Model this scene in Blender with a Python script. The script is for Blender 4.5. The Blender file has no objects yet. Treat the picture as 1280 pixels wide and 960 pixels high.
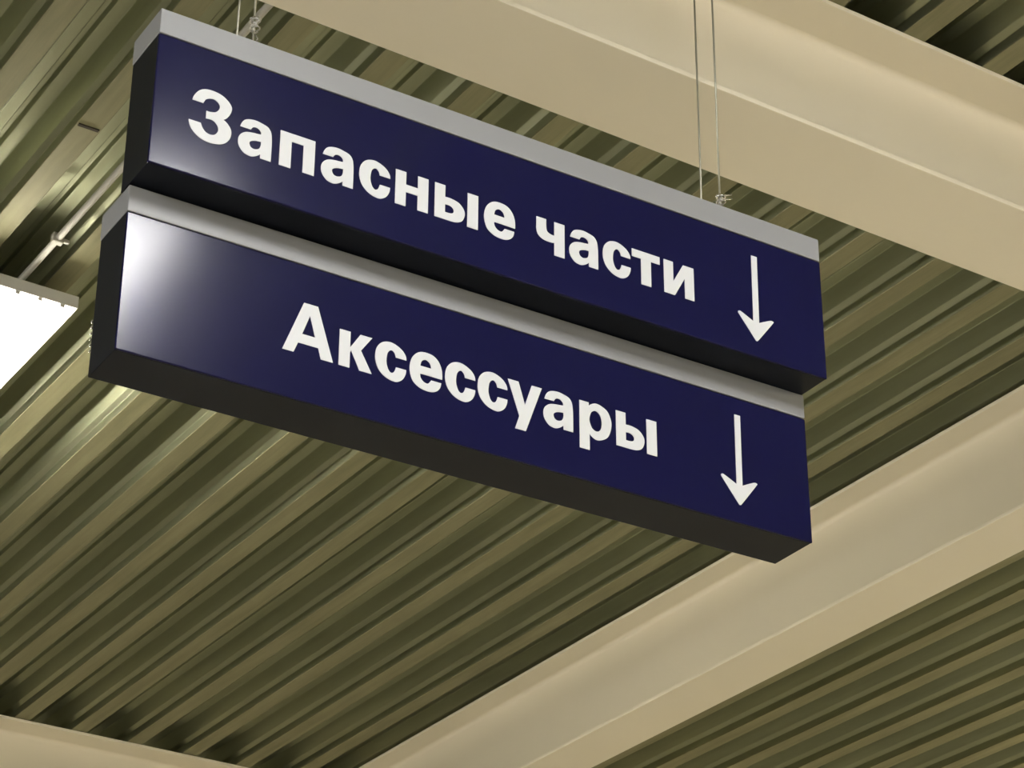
import bpy, bmesh, math, random
from mathutils import Matrix, Vector

random.seed(7)
scene = bpy.context.scene
C = scene.collection
EYE = 1.6                      # camera height above the floor

# ------------------------------------------------------------------ camera
cam_data = bpy.data.cameras.new('camera')
cam = bpy.data.objects.new('camera', cam_data)
C.objects.link(cam)
cam_data.sensor_width = 36.0
cam_data.lens = 3053.0 / 1280.0 * 36.0
cam_data.clip_start = 0.05
cam_data.clip_end = 200.0
right = Vector((0.8418778, -0.5396151, 0.0075698))
up = Vector((-0.2645870, -0.4004876, 0.8772704))
fwd = Vector((0.4703567, 0.7405574, 0.4799368))
m = Matrix((right, up, -fwd)).transposed().to_4x4()
m.translation = (0.0, 0.0, EYE)
cam.matrix_world = m
scene.camera = cam

# ------------------------------------------------------------------ world and exposure
world = bpy.data.worlds.new('world')
scene.world = world
world.use_nodes = True
world.node_tree.nodes['Background'].inputs[0].default_value = (0.02, 0.02, 0.018, 1)
world.node_tree.nodes['Background'].inputs[1].default_value = 1.0
scene.view_settings.view_transform = 'Standard'
scene.view_settings.look = 'None'
scene.view_settings.gamma = 1.0
scene.view_settings.use_curve_mapping = False
scene.view_settings.exposure = 0.0

TUBE_STRENGTH = 190.0
TUBE_COLOUR = (1.0, 0.985, 0.97)

# ------------------------------------------------------------------ materials
def mat(name, col, rough=0.5, metal=0.0, spec=0.5, noise=None, bump=None, coat=0.0, coat_rough=0.1):
    """noise = (scale xyz, second colour, low, high); bump = (scale, strength)"""
    M = bpy.data.materials.new(name)
    M.use_nodes = True
    nt = M.node_tree
    b = nt.nodes['Principled BSDF']
    b.inputs['Base Color'].default_value = (*col, 1)
    b.inputs['Roughness'].default_value = rough
    b.inputs['Metallic'].default_value = metal
    b.inputs['Specular IOR Level'].default_value = spec
    b.inputs['Coat Weight'].default_value = coat
    b.inputs['Coat Roughness'].default_value = coat_rough
    if noise or bump:
        tc = nt.nodes.new('ShaderNodeTexCoord')
    if noise:
        sc, col2, lo, hi = noise
        mp = nt.nodes.new('ShaderNodeMapping')
        mp.inputs['Scale'].default_value = sc
        nt.links.new(tc.outputs['Object'], mp.inputs['Vector'])
        n = nt.nodes.new('ShaderNodeTexNoise')
        n.inputs['Scale'].default_value = 1.0
        n.inputs['Detail'].default_value = 5.0
        n.inputs['Roughness'].default_value = 0.6
        nt.links.new(mp.outputs['Vector'], n.inputs['Vector'])
        r = nt.nodes.new('ShaderNodeValToRGB')
        r.color_ramp.elements[0].position = lo
        r.color_ramp.elements[0].color = (*col, 1)
        r.color_ramp.elements[1].position = hi
        r.color_ramp.elements[1].color = (*col2, 1)
        nt.links.new(n.outputs['Fac'], r.inputs['Fac'])
        nt.links.new(r.outputs['Color'], b.inputs['Base Color'])
    if bump:
        n2 = nt.nodes.new('ShaderNodeTexNoise')
        n2.inputs['Scale'].default_value = bump[0]
        n2.inputs['Detail'].default_value = 3.0
        nt.links.new(tc.outputs['Object'], n2.inputs['Vector'])
        bp = nt.nodes.new('ShaderNodeBump')
        bp.inputs['Strength'].default_value = bump[1]
        bp.inputs['Distance'].default_value = 0.01
        nt.links.new(n2.outputs['Fac'], bp.inputs['Height'])
        nt.links.new(bp.outputs['Normal'], b.inputs['Normal'])
    return M

def emissive(name, col, strength):
    M = bpy.data.materials.new(name)
    M.use_nodes = True
    b = M.node_tree.nodes['Principled BSDF']
    b.inputs['Base Color'].default_value = (0.9, 0.9, 0.9, 1)
    b.inputs['Emission Color'].default_value = (*col, 1)
    b.inputs['Emission Strength'].default_value = strength
    return M

def deck_material():
    """galvanised sheet: clean bright zinc in the flutes, a dull stained film on the low flanges"""
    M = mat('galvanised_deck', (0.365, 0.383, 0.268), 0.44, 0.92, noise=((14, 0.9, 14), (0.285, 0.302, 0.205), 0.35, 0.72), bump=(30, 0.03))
    nt = M.node_tree
    b = nt.nodes['Principled BSDF']
    clean = next(l.from_socket for l in nt.links if l.to_socket == b.inputs['Base Color'])
    tc = next(n for n in nt.nodes if n.type == 'TEX_COORD')
    sep = nt.nodes.new('ShaderNodeSeparateXYZ')
    nt.links.new(tc.outputs['Object'], sep.inputs[0])
    mr = nt.nodes.new('ShaderNodeMapRange')
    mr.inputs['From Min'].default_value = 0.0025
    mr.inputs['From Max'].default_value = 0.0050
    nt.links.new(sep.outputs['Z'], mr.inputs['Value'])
    mp = nt.nodes.new('ShaderNodeMapping')
    mp.inputs['Scale'].default_value = (26, 1.7, 10)
    nt.links.new(tc.outputs['Object'], mp.inputs['Vector'])
    n = nt.nodes.new('ShaderNodeTexNoise')
    n.inputs['Scale'].default_value = 1.0
    n.inputs['Detail'].default_value = 6.0
    n.inputs['Roughness'].default_value = 0.65
    nt.links.new(mp.outputs['Vector'], n.inputs['Vector'])
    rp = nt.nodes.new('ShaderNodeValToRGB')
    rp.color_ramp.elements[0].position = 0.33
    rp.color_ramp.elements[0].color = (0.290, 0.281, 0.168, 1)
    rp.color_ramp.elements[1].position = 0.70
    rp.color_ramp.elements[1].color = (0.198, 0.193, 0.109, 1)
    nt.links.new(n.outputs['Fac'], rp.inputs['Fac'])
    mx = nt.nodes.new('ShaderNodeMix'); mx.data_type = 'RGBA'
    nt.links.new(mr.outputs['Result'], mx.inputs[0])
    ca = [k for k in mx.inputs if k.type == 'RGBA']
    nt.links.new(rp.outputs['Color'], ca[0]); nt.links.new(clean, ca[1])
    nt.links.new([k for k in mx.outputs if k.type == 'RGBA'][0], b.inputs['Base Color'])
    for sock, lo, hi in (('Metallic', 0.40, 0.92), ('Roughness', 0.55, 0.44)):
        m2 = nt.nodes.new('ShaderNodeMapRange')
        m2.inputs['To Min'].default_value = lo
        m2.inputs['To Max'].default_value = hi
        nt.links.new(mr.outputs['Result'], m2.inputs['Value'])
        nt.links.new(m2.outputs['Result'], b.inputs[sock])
    return M
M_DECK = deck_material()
M_BEAM = mat('cream_beam_paint', (0.87, 0.805, 0.66), 0.42, noise=((1.2, 1.2, 1.2), (0.84, 0.78, 0.64), 0.35, 0.7))
M_FLOOR = mat('pale_floor', (0.76, 0.74, 0.69), 0.35, noise=((1.5, 1.5, 1.5), (0.72, 0.70, 0.65), 0.4, 0.65))
M_WALL = mat('painted_wall', (0.62, 0.60, 0.54), 0.7)
M_NAVY = mat('navy_gloss', (0.0063, 0.0065, 0.037), 0.16, spec=0.15)
M_BLACK = mat('satin_black', (0.0055, 0.0068, 0.0115), 0.4, spec=0.12)
M_RAIL = mat('grey_rail', (0.28, 0.287, 0.303), 0.45, 0.0)
M_WHITE = mat('white_vinyl', (0.72, 0.74, 0.775), 0.5)
M_CABLE = mat('steel_cable', (0.42, 0.41, 0.34), 0.4, 0.7)
M_CHROME = mat('bright_wire', (0.75, 0.75, 0.75), 0.22, 0.9)
M_LAMPBOX = mat('white_enamel', (0.74, 0.74, 0.74), 0.4)
M_TUBE = emissive('lit_tube', TUBE_COLOUR, TUBE_STRENGTH)
M_TUBE_DIM = emissive('lit_dim_tube', (1.0, 0.93, 0.76), TUBE_STRENGTH * 0.72)  # weaker and yellower than the other white tubes, tuned for the far beams
M_TUBE_WARM = emissive('lit_warm_tube', (1.0, 0.84, 0.52), TUBE_STRENGTH * 0.85)
M_CONDUIT = mat('white_conduit', (0.48, 0.47, 0.43), 0.45)
M_DARKGAP = mat('dark_gap', (0.05, 0.04, 0.03), 0.8)

# ------------------------------------------------------------------ helpers
def tag(o, label=None, cat=None, group=None, kind=None):
    if label: o['label'] = label
    if cat: o['category'] = cat
    if group: o['group'] = group
    if kind: o['kind'] = kind
    return o

def obj(name, bm, material, parent=None, smooth=False, loc=None):
    me = bpy.data.meshes.new(name)
    bm.normal_update()
    bm.to_mesh(me)
    bm.free()
    if smooth:
        for p in me.polygons: p.use_smooth = True
    me.materials.append(material)
    o = bpy.data.objects.new(name, me)
    C.objects.link(o)
    if parent: o.parent = parent
    if loc is not None: o.location = loc
    return o

def empty(name, loc=(0, 0, 0), rot=None):
    o = bpy.data.objects.new(name, None)
    o.empty_display_size = 0.1
    C.objects.link(o)
    mw = Matrix.Translation(loc)
    if rot is not None: mw = mw @ rot
    o.matrix_world = mw
    return o

def box(bm, x0, x1, y0, y1, z0, z1, bevel=0.0):
    r = bmesh.ops.create_cube(bm, size=1.0)
    vs = r['verts']
    for v in vs:
        v.co = Vector(((x0 + x1) / 2 + v.co.x * (x1 - x0), (y0 + y1) / 2 + v.co.y * (y1 - y0), (z0 + z1) / 2 + v.co.z * (z1 - z0)))
    if bevel > 0:
        es = list({e for v in vs for e in v.link_edges})
        bmesh.ops.bevel(bm, geom=es, offset=bevel, segments=2, affect='EDGES', profile=0.5)

def prism(bm, poly, axis, a, b, close=True):
    """extrude a 2D polygon along 'x' or 'y'.  poly in (u, z)"""
    def P(u, z, t): return (t, u, z) if axis == 'x' else (u, t, z)
    v0 = [bm.verts.new(P(u, z, a)) for u, z in poly]
    v1 = [bm.verts.new(P(u, z, b)) for u, z in poly]
    n = len(poly)
    rng = range(n) if close else range(n - 1)
    for i in rng:
        bm.faces.new((v0[i], v0[(i + 1) % n], v1[(i + 1) % n], v1[i]))
    if close:
        bm.faces.new(v0)
        bm.faces.new(list(reversed(v1)))
    bmesh.ops.recalc_face_normals(bm, faces=bm.faces)

def tube(bm, pts, r, sides=8, caps=True):
    pts = [Vector(p) for p in pts]
    rings = []
    prev = None
    for i, p in enumerate(pts):
        if i == 0: t = pts[1] - p
        elif i == len(pts) - 1: t = p - pts[i - 1]
        else: t = pts[i + 1] - pts[i - 1]
        t.normalize()
        if prev is None:
            ref = Vector((1, 0, 0)) if abs(t.x) < 0.8 else Vector((0, 1, 0))
            n = t.cross(ref).normalized()
        else:
            n = (prev - t * prev.dot(t)).normalized()
        prev = n
        bnm = t.cross(n)
        rings.append([bm.verts.new(p + (n * math.cos(2 * math.pi * k / sides) + bnm * math.sin(2 * math.pi * k / sides)) * r) for k in range(sides)])
    for a, b in zip(rings, rings[1:]):
        for k in range(sides):
            bm.faces.new((a[k], a[(k + 1) % sides], b[(k + 1) % sides], b[k]))
    if caps:
        bm.faces.new(list(reversed(rings[0])))
        bm.faces.new(rings[-1])
    bmesh.ops.recalc_face_normals(bm, faces=bm.faces)

# ------------------------------------------------------------------ the hall
X0, X1, Y0, Y1 = -8.0, 13.0, -6.0, 15.5
Z_DECK = EYE + 3.542            # underside of the low flanges = top of the beams

bm = bmesh.new(); box(bm, X0, X1, Y0, Y1, -0.2, 0.0)
tag(obj('floor', bm, M_FLOOR), 'pale smooth floor far below the hanging signs', 'floor', kind='structure')
H = Z_DECK + 0.16
for nm, b in (('wall_left', (X0 - 0.2, X0, Y0, Y1)), ('wall_right', (X1, X1 + 0.2, Y0, Y1)),
              ('wall_back', (X0 - 0.2, X1 + 0.2, Y1, Y1 + 0.2)), ('wall_front', (X0 - 0.2, X1 + 0.2, Y0 - 0.2, Y0))):
    bm = bmesh.new(); box(bm, *b, -0.2, H)
    tag(obj(nm, bm, M_WALL), 'plain painted hall wall out of the picture', 'wall', kind='structure')

# ---- corrugated steel deck: one rib every 250 mm, three ribs to a sheet
PITCH = 0.250
RIB0 = 2.809                    # start of one low flange
def rounded(poly, r=0.0022):
    out = [poly[0]]
    for a, b, c in zip(poly, poly[1:], poly[2:]):
        va, vb, vc = Vector(a), Vector(b), Vector(c)
        d1 = min(r, (va - vb).length * 0.4); d2 = min(r, (vc - vb).length * 0.4)
        p = vb + (va - vb).normalized() * d1
        q = vb + (vc - vb).normalized() * d2
        out += [tuple(p), tuple((p + q) / 4 + vb / 2), tuple(q)]
    out.append(poly[-1])
    return out
RIB = [(0.0, 0.0), (0.066, 0.0), (0.068, 0.030), (0.083, 0.042), (0.109, 0.092), (0.144, 0.092), (0.150, 0.106),
       (0.164, 0.106), (0.170, 0.092), (0.207, 0.092), (0.233, 0.042), (0.248, 0.030), (0.250, 0.0)]
profile = []
for k in range(3):
    for x, z in RIB[:-1]:
        profile.append((x + k * PITCH, z))
profile.append((3 * PITCH, 0.0)); profile.append((3 * PITCH + 0.05, -0.0006))
profile = rounded(profile)

ceiling = empty('ceiling', (0, 0, Z_DECK))
tag(ceiling, 'ribbed galvanised steel roof deck resting on cream beams', 'ceiling', kind='structure')
sheet_meshes = {}
A_Y, C_Y, BW, BD = 3.478, 8.940, 0.276, 0.386
bays = [(Y0, A_Y + 0.16), (A_Y + 0.14, C_Y + 0.16), (C_Y + 0.14, Y1)]
def deck_mesh(y0, y1):
    bm = bmesh.new()
    ny = 1
    rows = []
    for y in (y0, y1):
        rows.append([bm.verts.new((u, y, z)) for u, z in profile])
    for i in range(len(profile) - 1):
        bm.faces.new((rows[0][i], rows[1][i], rows[1][i + 1], rows[0][i + 1]))
    # upper skin closes the sheet to its real thickness
    top = []
    for y in (y0, y1):
        top.append([bm.verts.new((u, y, z + 0.0012)) for u, z in profile])
    for i in range(len(profile) - 1):
        bm.faces.new((top[0][i], top[0][i + 1], top[1][i + 1], top[1][i]))
    me = bpy.data.meshes.new('deck_sheet')
    bm.to_mesh(me); bm.free()
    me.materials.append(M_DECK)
    return me
n0 = math.floor((X0 - RIB0) / (3 * PITCH))
n1 = math.ceil((X1 - RIB0) / (3 * PITCH))
for bi, (ya, yb) in enumerate(bays):
    me = deck_mesh(ya, yb)
    for k in range(n0, n1):
        s = bpy.data.objects.new('deck_sheet', me)
        C.objects.link(s)
        s.parent = ceiling
        s.location = (RIB0 + 3 * PITCH * k, 0, 0.0015 * bi)
bm = bmesh.new(); box(bm, X0 - 0.2, X1 + 0.2, Y0 - 0.2, Y1 + 0.2, 0.118, 0.25)  # unseen slab added above the deck to block world light
obj('roof_light_blocker', bm, M_WALL, ceiling)
bm = bmesh.new(); box(bm, RIB0 - 4 * PITCH + 0.004, RIB0 - 4 * PITCH + 0.060, 4.911, 4.921, -0.002, 0.0015)
obj('lap_strip', bm, M_DARKGAP, ceiling)

# ---- cream steel beams
def i_beam(name, label, axis, u0, w, depth, a, b, tf=0.012, tw=0.010, fil=0.018):
    """axis = running direction, u0 = near flange edge, a..b = extent"""
    mid = (a + b) / 2
    root = empty(name, (mid, u0 + w / 2, Z_DECK - depth) if axis == 'x' else (u0 + w / 2, mid, Z_DECK - depth))
    tag(root, label, 'beam')
    h = (b - a) / 2
    bm = bmesh.new()
    if axis == 'x': box(bm, -h, h, -w / 2, w / 2, 0, tf, 0.0015)
    else: box(bm, -w / 2, w / 2, -h, h, 0, tf, 0.0015)
    obj('bottom_flange', bm, M_BEAM, root)
    bm = bmesh.new()
    if axis == 'x': box(bm, -h, h, -w / 2, w / 2, depth - tf, depth, 0.0015)
    else: box(bm, -w / 2, w / 2, -h, h, depth - tf, depth, 0.0015)
    obj('top_flange', bm, M_BEAM, root)
    def quarter(cx, cz, s0, s1):
        return [(cx - s0 * fil * (math.cos(t)), cz - s1 * fil * (math.sin(t))) for t in [math.pi / 2 * i / 5 for i in range(6)]]
    t2 = tw / 2
    poly = []
    # right side bottom to top, then left side top to bottom
    zb, zt = tf, depth - tf
    N = 6
    def arc(cx, cz, a0, a1): return [(cx + fil * math.cos(a0 + (a1 - a0) * i / N), cz + fil * math.sin(a0 + (a1 - a0) * i / N)) for i in range(N + 1)]
    poly += arc(t2 + fil, zb + fil, -math.pi / 2, -math.pi)
    poly += arc(t2 + fil, zt - fil, math.pi, math.pi / 2)
    poly += arc(-t2 - fil, zt - fil, math.pi / 2, 0)
    poly += arc(-t2 - fil, zb + fil, 0, -math.pi / 2)
    bm = bmesh.new(); prism(bm, poly, axis, -h, h)
    wob = obj('web', bm, M_BEAM, root)
    for p in wob.data.polygons: p.use_smooth = len(p.vertices) == 4
    e = wob.modifiers.new('edge', 'EDGE_SPLIT'); e.split_angle = math.radians(40)
    return root
beam_a = i_beam('steel_beam', 'wide cream steel I-beam right behind the signs, crossed by their cables', 'x', A_Y, BW, BD, X0, X1)
beam_c = i_beam('steel_beam', 'cream steel I-beam crossing the deck ribs at the far end, beyond the lamp', 'x', C_Y, BW, BD, X0, X1)
beam_b = i_beam('steel_beam', 'narrower cream steel I-beam running along the deck ribs, past the arrow end of the signs', 'y', 4.758, 0.214, 0.387, A_Y + BW + 0.002, C_Y - 0.002)

# ------------------------------------------------------------------ fluorescent lamps on a conduit
def lamp(x, y, label, n_tubes=4, tube_mat=None):
    """x = centre, y = near end"""
    L, W, Hh = 1.27, 0.29, 0.075
    root = empty('fluorescent_lamp', (x, y + L / 2, EYE + 3.40))
    tag(root, label, 'lamp', 'fluorescent lamps along the white conduit')
    bm = bmesh.new()
    box(bm, -W / 2, W / 2, -L / 2, L / 2, 0.036, Hh, 0.003)
    obj('housing', bm, M_LAMPBOX, root)
    for k in range(n_tubes):
        tx = (k - (n_tubes - 1) / 2) * 0.066
        bm = bmesh.new()
        tube(bm, [(tx, -L / 2 + 0.016, 0.014), (tx, L / 2 - 0.016, 0.014)], 0.013, 8)
        obj('tube', bm, tube_mat or M_TUBE, root, smooth=True)
        for e in (-1, 1):
            bm = bmesh.new()
            box(bm, tx - 0.007, tx + 0.007, e * (L / 2 - 0.009) - 0.007, e * (L / 2 - 0.009) + 0.007, 0.0265, 0.0375, 0.002)
            obj('tube_holder', bm, M_LAMPBOX, root)
    for s in (-1, 1):
        bm = bmesh.new()
        tube(bm, [(0, s * 0.42, Hh), (0, s * 0.42, 0.1155)], 0.005, 8)
        obj('hanger', bm, M_CHROME, root)
    return root
LX = 1.980
lamp(LX, 5.600, 'lit white fluorescent lamp under the ribbed deck beside the signs', tube_mat=M_TUBE_DIM)
lamp(LX, 0.400, 'lit white fluorescent lamp over the viewer in front of the signs')
lamp(LX, -4.60, 'lit white fluorescent lamp near the start of the white conduit')
for yy in (-4.60, 0.50, 5.60):  # unseen row added to lighten the left-facing sides of beam and rail
    lamp(LX - 5.0, yy, 'added unseen white fluorescent lamp in the row facing the blank ends of the signs')
for yy in (-4.60, 0.50, 5.60, 10.70):  # unseen row added, its warm colour yellows the narrower beam and deck
    lamp(LX + 5.7, yy, 'added unseen warm fluorescent lamp in the row beyond the narrower beam', tube_mat=M_TUBE_WARM)

def conduit(x, label):
    r = empty('conduit', (x, (Y0 + Y1) / 2, EYE + 3.518))
    tag(r, label, 'conduit')
    h = (Y1 - Y0) / 2
    bm = bmesh.new(); tube(bm, [(0, -h, 0.008), (0, h, 0.008)], 0.010, 10)
    obj('pipe', bm, M_CONDUIT, r, smooth=True)
    for yy in (5.43, 2.3, 0.3, 7.6):
        bm = bmesh.new()
        box(bm, -0.016, 0.016, yy - (Y0 + Y1) / 2 - 0.012, yy - (Y0 + Y1) / 2 + 0.012, -0.006, 0.022, 0.003)
        box(bm, 0.012, 0.034, yy - (Y0 + Y1) / 2 - 0.006, yy - (Y0 + Y1) / 2 + 0.006, 0.002, 0.012, 0.002)
        obj('clip', bm, M_CONDUIT, r)
    return r
conduit(LX, 'white conduit carrying the lamps beside the signs, fixed along the deck ribs')
conduit(LX - 5.0, 'white conduit carrying the added lamps that face the blank ends of the signs')
conduit(LX + 5.7, 'white conduit carrying the added warm lamps beyond the narrower beam')

# ------------------------------------------------------------------ lettering
# outlines in millimetres on the panel; a third value of 1 marks a corner
G = {}
G['ze'] = (81, [[(4, 76, 1), (7, 87), (15, 99), (26, 106), (41, 108), (59, 105), (73, 96), (80, 85), (78, 72), (72, 61), (65, 55, 1), (74, 49), (81, 39), (82, 28), (79, 17), (71, 7), (60, 1), (44, -2), (27, 0), (13, 8), (5, 17), (1, 26), (0, 33, 1), (23, 33, 1), (27, 24), (34, 17), (44, 15), (52, 19), (57, 29), (55, 38), (48, 45), (41, 47), (32, 46, 1), (32, 62, 1), (39, 62), (49, 65), (55, 72), (57, 80), (53, 87), (45, 91), (37, 90), (30, 86), (27, 81), (25, 76, 1)]])
G['a'] = (66, [[(2, 54, 1), (5, 63), (10, 70), (18, 74), (31, 76), (44, 74), (56, 70), (62, 62), (64, 52), (65, 36), (65, 0, 1), (44, 0, 1), (44, 9, 1), (40, 5), (32, 0), (23, -2), (12, 1), (4, 9), (0, 18), (0, 29), (4, 38), (13, 45), (25, 48), (35, 49), (43, 50, 1), (43, 55), (39, 60), (33, 62), (28, 61), (25, 58), (23, 54, 1)],
               [(44, 35, 1), (34, 34), (26, 31), (22, 27), (22, 22), (25, 17), (31, 15), (38, 17), (42, 21), (44, 28)]])
G['pe'] = (70, [[(0, 74, 1), (70, 74, 1), (70, 0, 1), (47, 0, 1), (47, 57, 1), (23, 57, 1), (23, 0, 1), (0, 0, 1)]])
G['es'] = (65, [[(64, 48, 1), (42, 48, 1), (40, 55), (35, 60), (30, 59), (25, 52), (23, 38), (24, 28), (28, 18), (33, 14), (38, 16), (41, 21), (43, 28, 1), (64, 28, 1), (63, 19), (58, 8), (50, 1), (41, -2), (28, 0), (16, 6), (6, 17), (1, 30), (0, 41), (2, 55), (8, 66), (17, 73), (30, 76), (43, 73), (55, 66), (62, 57)]])
G['en'] = (69, [[(0, 74, 1), (22, 74, 1), (22, 47, 1), (47, 47, 1), (47, 74, 1), (69, 74, 1), (69, 0, 1), (47, 0, 1), (47, 31, 1), (22, 31, 1), (22, 0, 1), (0, 0, 1)]])
G['yeru'] = (93, [[(0, 74, 1), (22, 74, 1), (22, 49, 1), (36, 49), (51, 45), (60, 37), (64, 29), (64, 20), (59, 8), (49, 2), (37, 0), (0, 0, 1)],
                  [(22, 33, 1), (32, 33), (38, 30), (41, 25), (40, 20), (36, 17), (30, 16), (22, 16, 1)],
                  [(70, 74, 1), (93, 74, 1), (93, 0, 1), (70, 0, 1)]])
G['ye'] = (68, [[(68, 30, 1), (22, 30, 1), (23, 22), (29, 15), (37, 13), (41, 16), (45, 22, 1), (66, 22, 1), (64, 12), (58, 4), (48, -1), (35, -2), (21, 1), (8, 10), (2, 23), (0, 38), (3, 54), (10, 66), (21, 74), (35, 76), (50, 73), (61, 63), (67, 48)],
                [(22, 46, 1), (24, 55), (29, 60), (35, 61), (42, 56), (45, 46, 1)]])
G['che'] = (63, [[(0, 74, 1), (22, 74, 1), (22, 57), (24, 48), (31, 44), (40, 43, 1), (40, 74, 1), (63, 74, 1), (63, 0, 1), (40, 0, 1), (40, 27, 1), (28, 26), (14, 28), (4, 35), (0, 46), (0, 58)]])
G['te'] = (65, [[(0, 74, 1), (65, 74, 1), (65, 57, 1), (44, 57, 1), (44, 0, 1), (21, 0, 1), (21, 57, 1), (0, 57, 1)]])
G['i'] = (71, [[(0, 74, 1), (22, 74, 1), (22, 30, 1), (46, 74, 1), (71, 74, 1), (71, 0, 1), (49, 0, 1), (49, 44, 1), (25, 0, 1), (0, 0, 1)]])
G['capital_a'] = (100, [[(38, 104, 1), (66, 104, 1), (100, 0, 1), (76, 0, 1), (70, 21, 1), (30, 21, 1), (22, 0, 1), (0, 0, 1)],
                        [(51, 81, 1), (63, 40, 1), (37, 40, 1)]])
G['ka'] = (67, [[(0, 73, 1), (22, 73, 1), (22, 41, 1), (42, 73, 1), (66, 73, 1), (44, 41, 1), (67, 0, 1), (42, 0, 1), (24, 36, 1), (22, 31, 1), (22, 0, 1), (0, 0, 1)]])
G['u'] = (74, [[(0, 73, 1), (23, 73, 1), (37, 28, 1), (52, 73, 1), (74, 73, 1), (39, -26, 1), (16, -26, 1), (25, 2, 1)]])
G['er'] = (72, [[(0, 73, 1), (21, 73, 1), (21, 66, 1), (27, 71), (37, 75), (49, 73), (62, 66), (69, 54), (72, 40), (69, 23), (62, 9), (50, 1), (38, -2), (28, 2), (22, 8, 1), (22, -27, 1), (0, -27, 1)],
                [(23, 44), (27, 54), (35, 59), (42, 57), (48, 49), (50, 37), (48, 24), (42, 17), (35, 16), (28, 20), (24, 28), (22, 36)]])
G['arrow'] = (88, [[(39, 196, 1), (53, 196, 1), (51, 43, 1), (80, 57), (87, 56), (86, 53), (46, 1), (43, 0), (41, 1), (1, 52), (1, 56), (6, 57), (37, 43, 1)]])

def smooth_contour(c, steps=5):
    n = len(c)
    out = []
    P = [Vector((p[0], p[1])) for p in c]
    corner = [len(p) > 2 for p in c]
    for i in range(n):
        j = (i + 1) % n
        p1, p2 = P[i], P[j]
        out.append(p1)
        if corner[i] and corner[j]: continue
        t1 = (P[j] - P[i - 1]) / 2 if not corner[i] else None
        t2 = (P[(j + 1) % n] - p1) / 2 if not corner[j] else None
        if t1 is None: t1 = (p2 - p1) * 1.5 - t2 * 0.5
        if t2 is None: t2 = (p2 - p1) * 1.5 - t1 * 0.5
        # keep tangents within the span
        L = (p2 - p1).length
        if t1.length > L: t1 = t1 * (L / t1.length)
        if t2.length > L: t2 = t2 * (L / t2.length)
        for s in range(1, steps):
            t = s / steps
            out.append(p1 * (2 * t**3 - 3 * t**2 + 1) + t1 * (t**3 - 2 * t**2 + t) + p2 * (-2 * t**3 + 3 * t**2) + t2 * (t**3 - t**2))
    return out

glyph_mesh = {}
def glyph(key, name):
    if key in glyph_mesh: return glyph_mesh[key]
    cu = bpy.data.curves.new('outline', 'CURVE')
    cu.dimensions = '2D'; cu.fill_mode = 'BOTH'; cu.extrude = 0.0006
    for c in G[key][1]:
        pts = smooth_contour(c)
        sp = cu.splines.new('POLY')
        sp.points.add(len(pts) - 1)
        for q, p in zip(sp.points, pts): q.co = (p.x / 1000, p.y / 1000, 0, 1)
        sp.use_cyclic_u = True
    tmp = bpy.data.objects.new('outline', cu)
    C.objects.link(tmp)
    bpy.context.view_layer.update()
    dg = bpy.context.evaluated_depsgraph_get()
    me = bpy.data.meshes.new_from_object(tmp.evaluated_get(dg))
    me.name = name
    me.transform(Matrix.Rotation(math.pi / 2, 4, 'X'))
    me.materials.clear(); me.materials.append(M_WHITE)
    bpy.data.objects.remove(tmp); bpy.data.curves.remove(cu)
    glyph_mesh[key] = me
    return me

# ------------------------------------------------------------------ the two hanging signs
SL, SH, SG, SD = 1.470, 0.327, 0.0528, 0.1188
def hanging_sign(label, origin, yaw, roll, text, baseline, arrow_x, arrow_base):
    """origin = front top left corner; local x along the sign, y into it, z up"""
    rot = (Matrix.Rotation(yaw, 4, 'Z') @ Matrix.Rotation(roll, 4, 'Y'))
    base = Vector(origin) + rot.to_3x3() @ Vector((SL / 2, SD / 2, -SH))
    root = empty('hanging_sign', base, rot)
    tag(root, label, 'sign', 'stacked navy signs')
    def loc(x, y, z): return (x - SL / 2, y - SD / 2, z + SH)      # corner coordinates to root
    # black box behind the front panel
    bm = bmesh.new()
    a = loc(0.0015, 0.005, -SH); b = loc(SL - 0.0015, SD, -0.004)
    box(bm, a[0], b[0], a[1], b[1], a[2], b[2], 0.0015)
    obj('casing', bm, M_BLACK, root)
    # grey rail round the top
    bm = bmesh.new()
    a = loc(0, 0.0, -SG); b = loc(SL, SD + 0.001, 0)
    box(bm, a[0], b[0], a[1], b[1], a[2], b[2], 0.0018)
    obj('top_rail', bm, M_RAIL, root)
    # navy front panel
    bm = bmesh.new()
    a = loc(0.0, 0.0, -SH); b = loc(SL, 0.006, -SG - 0.002)
    box(bm, a[0], b[0], a[1], b[1], a[2], b[2], 0.0022)
    obj('front_panel', bm, M_NAVY, root)
    for key, x in text:
        me = glyph(key, 'letter')
        o = bpy.data.objects.new('letter', me); C.objects.link(o); o.parent = root
        o.location = loc(x / 1000, -0.0007, baseline / 1000)
    me = glyph('arrow', 'arrow')
    o = bpy.data.objects.new('arrow', me); C.objects.link(o); o.parent = root
    o.location = loc(arrow_x / 1000, -0.0007, arrow_base / 1000)
    o['label'] = 'white arrow pointing down'
    return root, rot, loc

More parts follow.
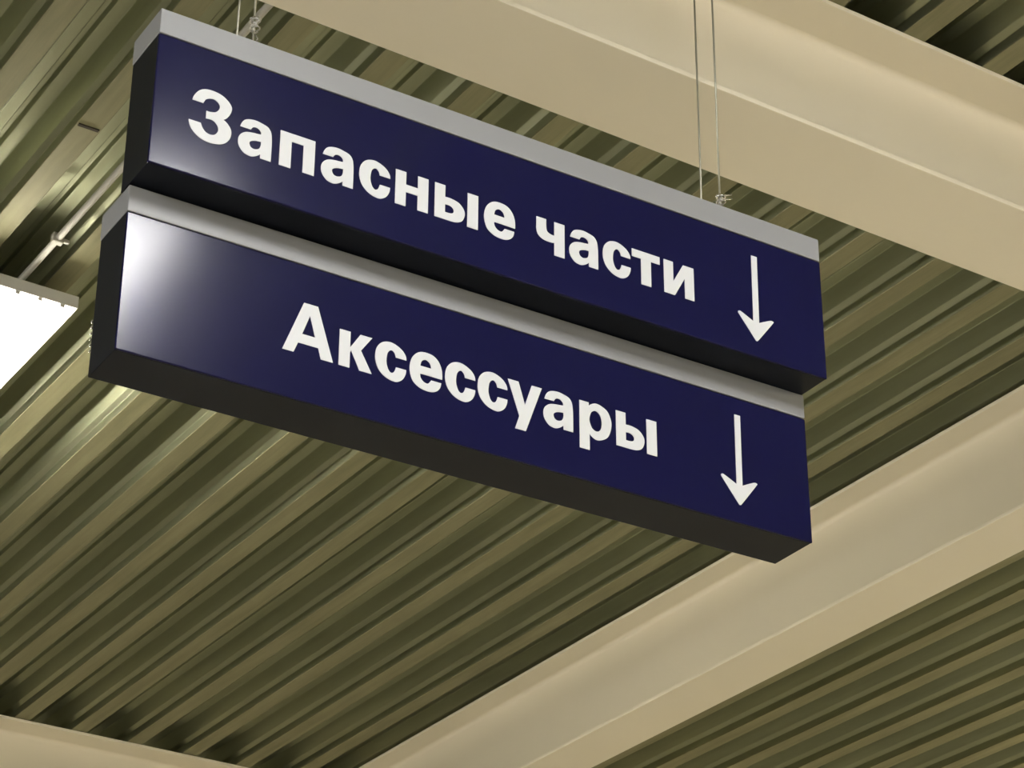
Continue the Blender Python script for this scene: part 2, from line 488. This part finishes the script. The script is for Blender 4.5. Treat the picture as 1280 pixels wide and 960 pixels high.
UO = Vector((1.34264, 3.28768, 2.66950 + EYE))
LO = Vector((1.34518, 3.36211, 2.33620 + EYE))
upper_text = [('ze', 68.5), ('a', 165), ('pe', 246), ('a', 330), ('es', 407), ('en', 482), ('yeru', 565), ('ye', 671),
              ('che', 786), ('a', 860), ('es', 936), ('te', 1003.5), ('i', 1078)]
lower_text = [('capital_a', 308), ('ka', 419), ('es', 492), ('ye', 563), ('es', 637), ('es', 706), ('u', 771), ('a', 849), ('er', 928.5), ('yeru', 1011)]
upper, U_ROT, _ = hanging_sign('upper navy sign with grey top rail lettered Запасные части', UO, -0.0198, -0.0030, upper_text, -248, 1254, -292)
lower, L_ROT, lloc = hanging_sign('lower navy sign with grey top rail lettered Аксессуары', LO, -0.0176, -0.0066, lower_text, -236, 1253, -289)
# chrome beads added to imitate glints along the rear edge of the lower sign
for k in range(6):
    bm = bmesh.new()
    bmesh.ops.create_icosphere(bm, subdivisions=1, radius=0.0028)
    bmesh.ops.scale(bm, vec=(0.7, 0.8, 1.5), verts=bm.verts)
    obj('glint_bead', bm, M_CHROME, lower, loc=lloc(-0.0004, SD - 0.0006, -0.218 - 0.0115 * k))

# ------------------------------------------------------------------ suspension cables
def cable(label, foot, tails, knot):
    foot = Vector(foot)
    top = Z_DECK - 0.001
    root = empty('suspension_cable', foot)
    tag(root, label, 'cable', 'thin cables holding the signs')
    h = top - foot.z
    bm = bmesh.new(); tube(bm, [(0, 0, 0.012), (0.0004, 0, h * 0.5), (0, 0, h - 0.03)], 0.0021, 6)
    obj('strand', bm, M_CABLE, root, smooth=True)
    bm = bmesh.new(); tube(bm, [(0, 0, h - 0.035), (0, 0, h)], 0.006, 8)
    obj('ceiling_anchor', bm, M_CHROME, root)
    bm = bmesh.new()
    pts = [(0.006 * math.cos(t), 0, 0.008 + 0.008 * math.sin(t)) for t in [2 * math.pi * i / 14 for i in range(15)]]
    tube(bm, pts, 0.0014, 6)
    obj('eye_hook', bm, M_CHROME, root, smooth=True)
    if knot:
        bm = bmesh.new()
        pts = []
        for i in range(46):
            t = i / 45
            a = t * math.pi * 2 * 4.5
            r = 0.0070 + 0.0030 * math.sin(t * 9)
            pts.append((r * math.cos(a) + 0.002, r * math.sin(a), knot[0] + (knot[1] - knot[0]) * t))
        tube(bm, pts, 0.0016, 6)
        obj('wire_wrap', bm, M_CHROME, root, smooth=True)
        bm = bmesh.new(); tube(bm, [(0, 0, knot[0] - 0.004), (0, 0, knot[1] + 0.004)], 0.0036, 8)
        obj('crimp_sleeve', bm, M_CHROME, root, smooth=True)
    for tl in tails:
        bm = bmesh.new(); tube(bm, tl, 0.0014, 6)
        obj('wire_tail', bm, M_CHROME, root, smooth=True)
    return root
def sign_top(o, rot, x, y=SD / 2): return Vector(o) + rot.to_3x3() @ Vector((x, y, 0))
cable('cable with wire knot above the letter а near the blank end of the upper sign', sign_top(UO, U_ROT, 0.206),
      [[(0.004, 0, 0.086), (0.010, 0, 0.098), (0.007, -0.002, 0.104)], [(0.002, -0.002, 0.06), (0.008, -0.004, 0.052), (0.006, -0.004, 0.046)]], (0.070, 0.096))
cable('cable with splayed wire ends near the arrow end of the upper sign', sign_top(UO, U_ROT, 1.2665),
      [[(0, -0.002, 0.068), (0.012, -0.004, 0.074), (0.026, -0.006, 0.078)], [(0, -0.002, 0.062), (0.014, -0.004, 0.064), (0.028, -0.005, 0.070)]], (0.052, 0.070))
cable('plain cable passing behind the upper sign to the lower sign, near the lettering start', sign_top(LO, L_ROT, 0.2049), [], None)
cable('plain cable passing behind the upper sign to the lower sign, near the arrows', sign_top(LO, L_ROT, 1.2757), [], None)
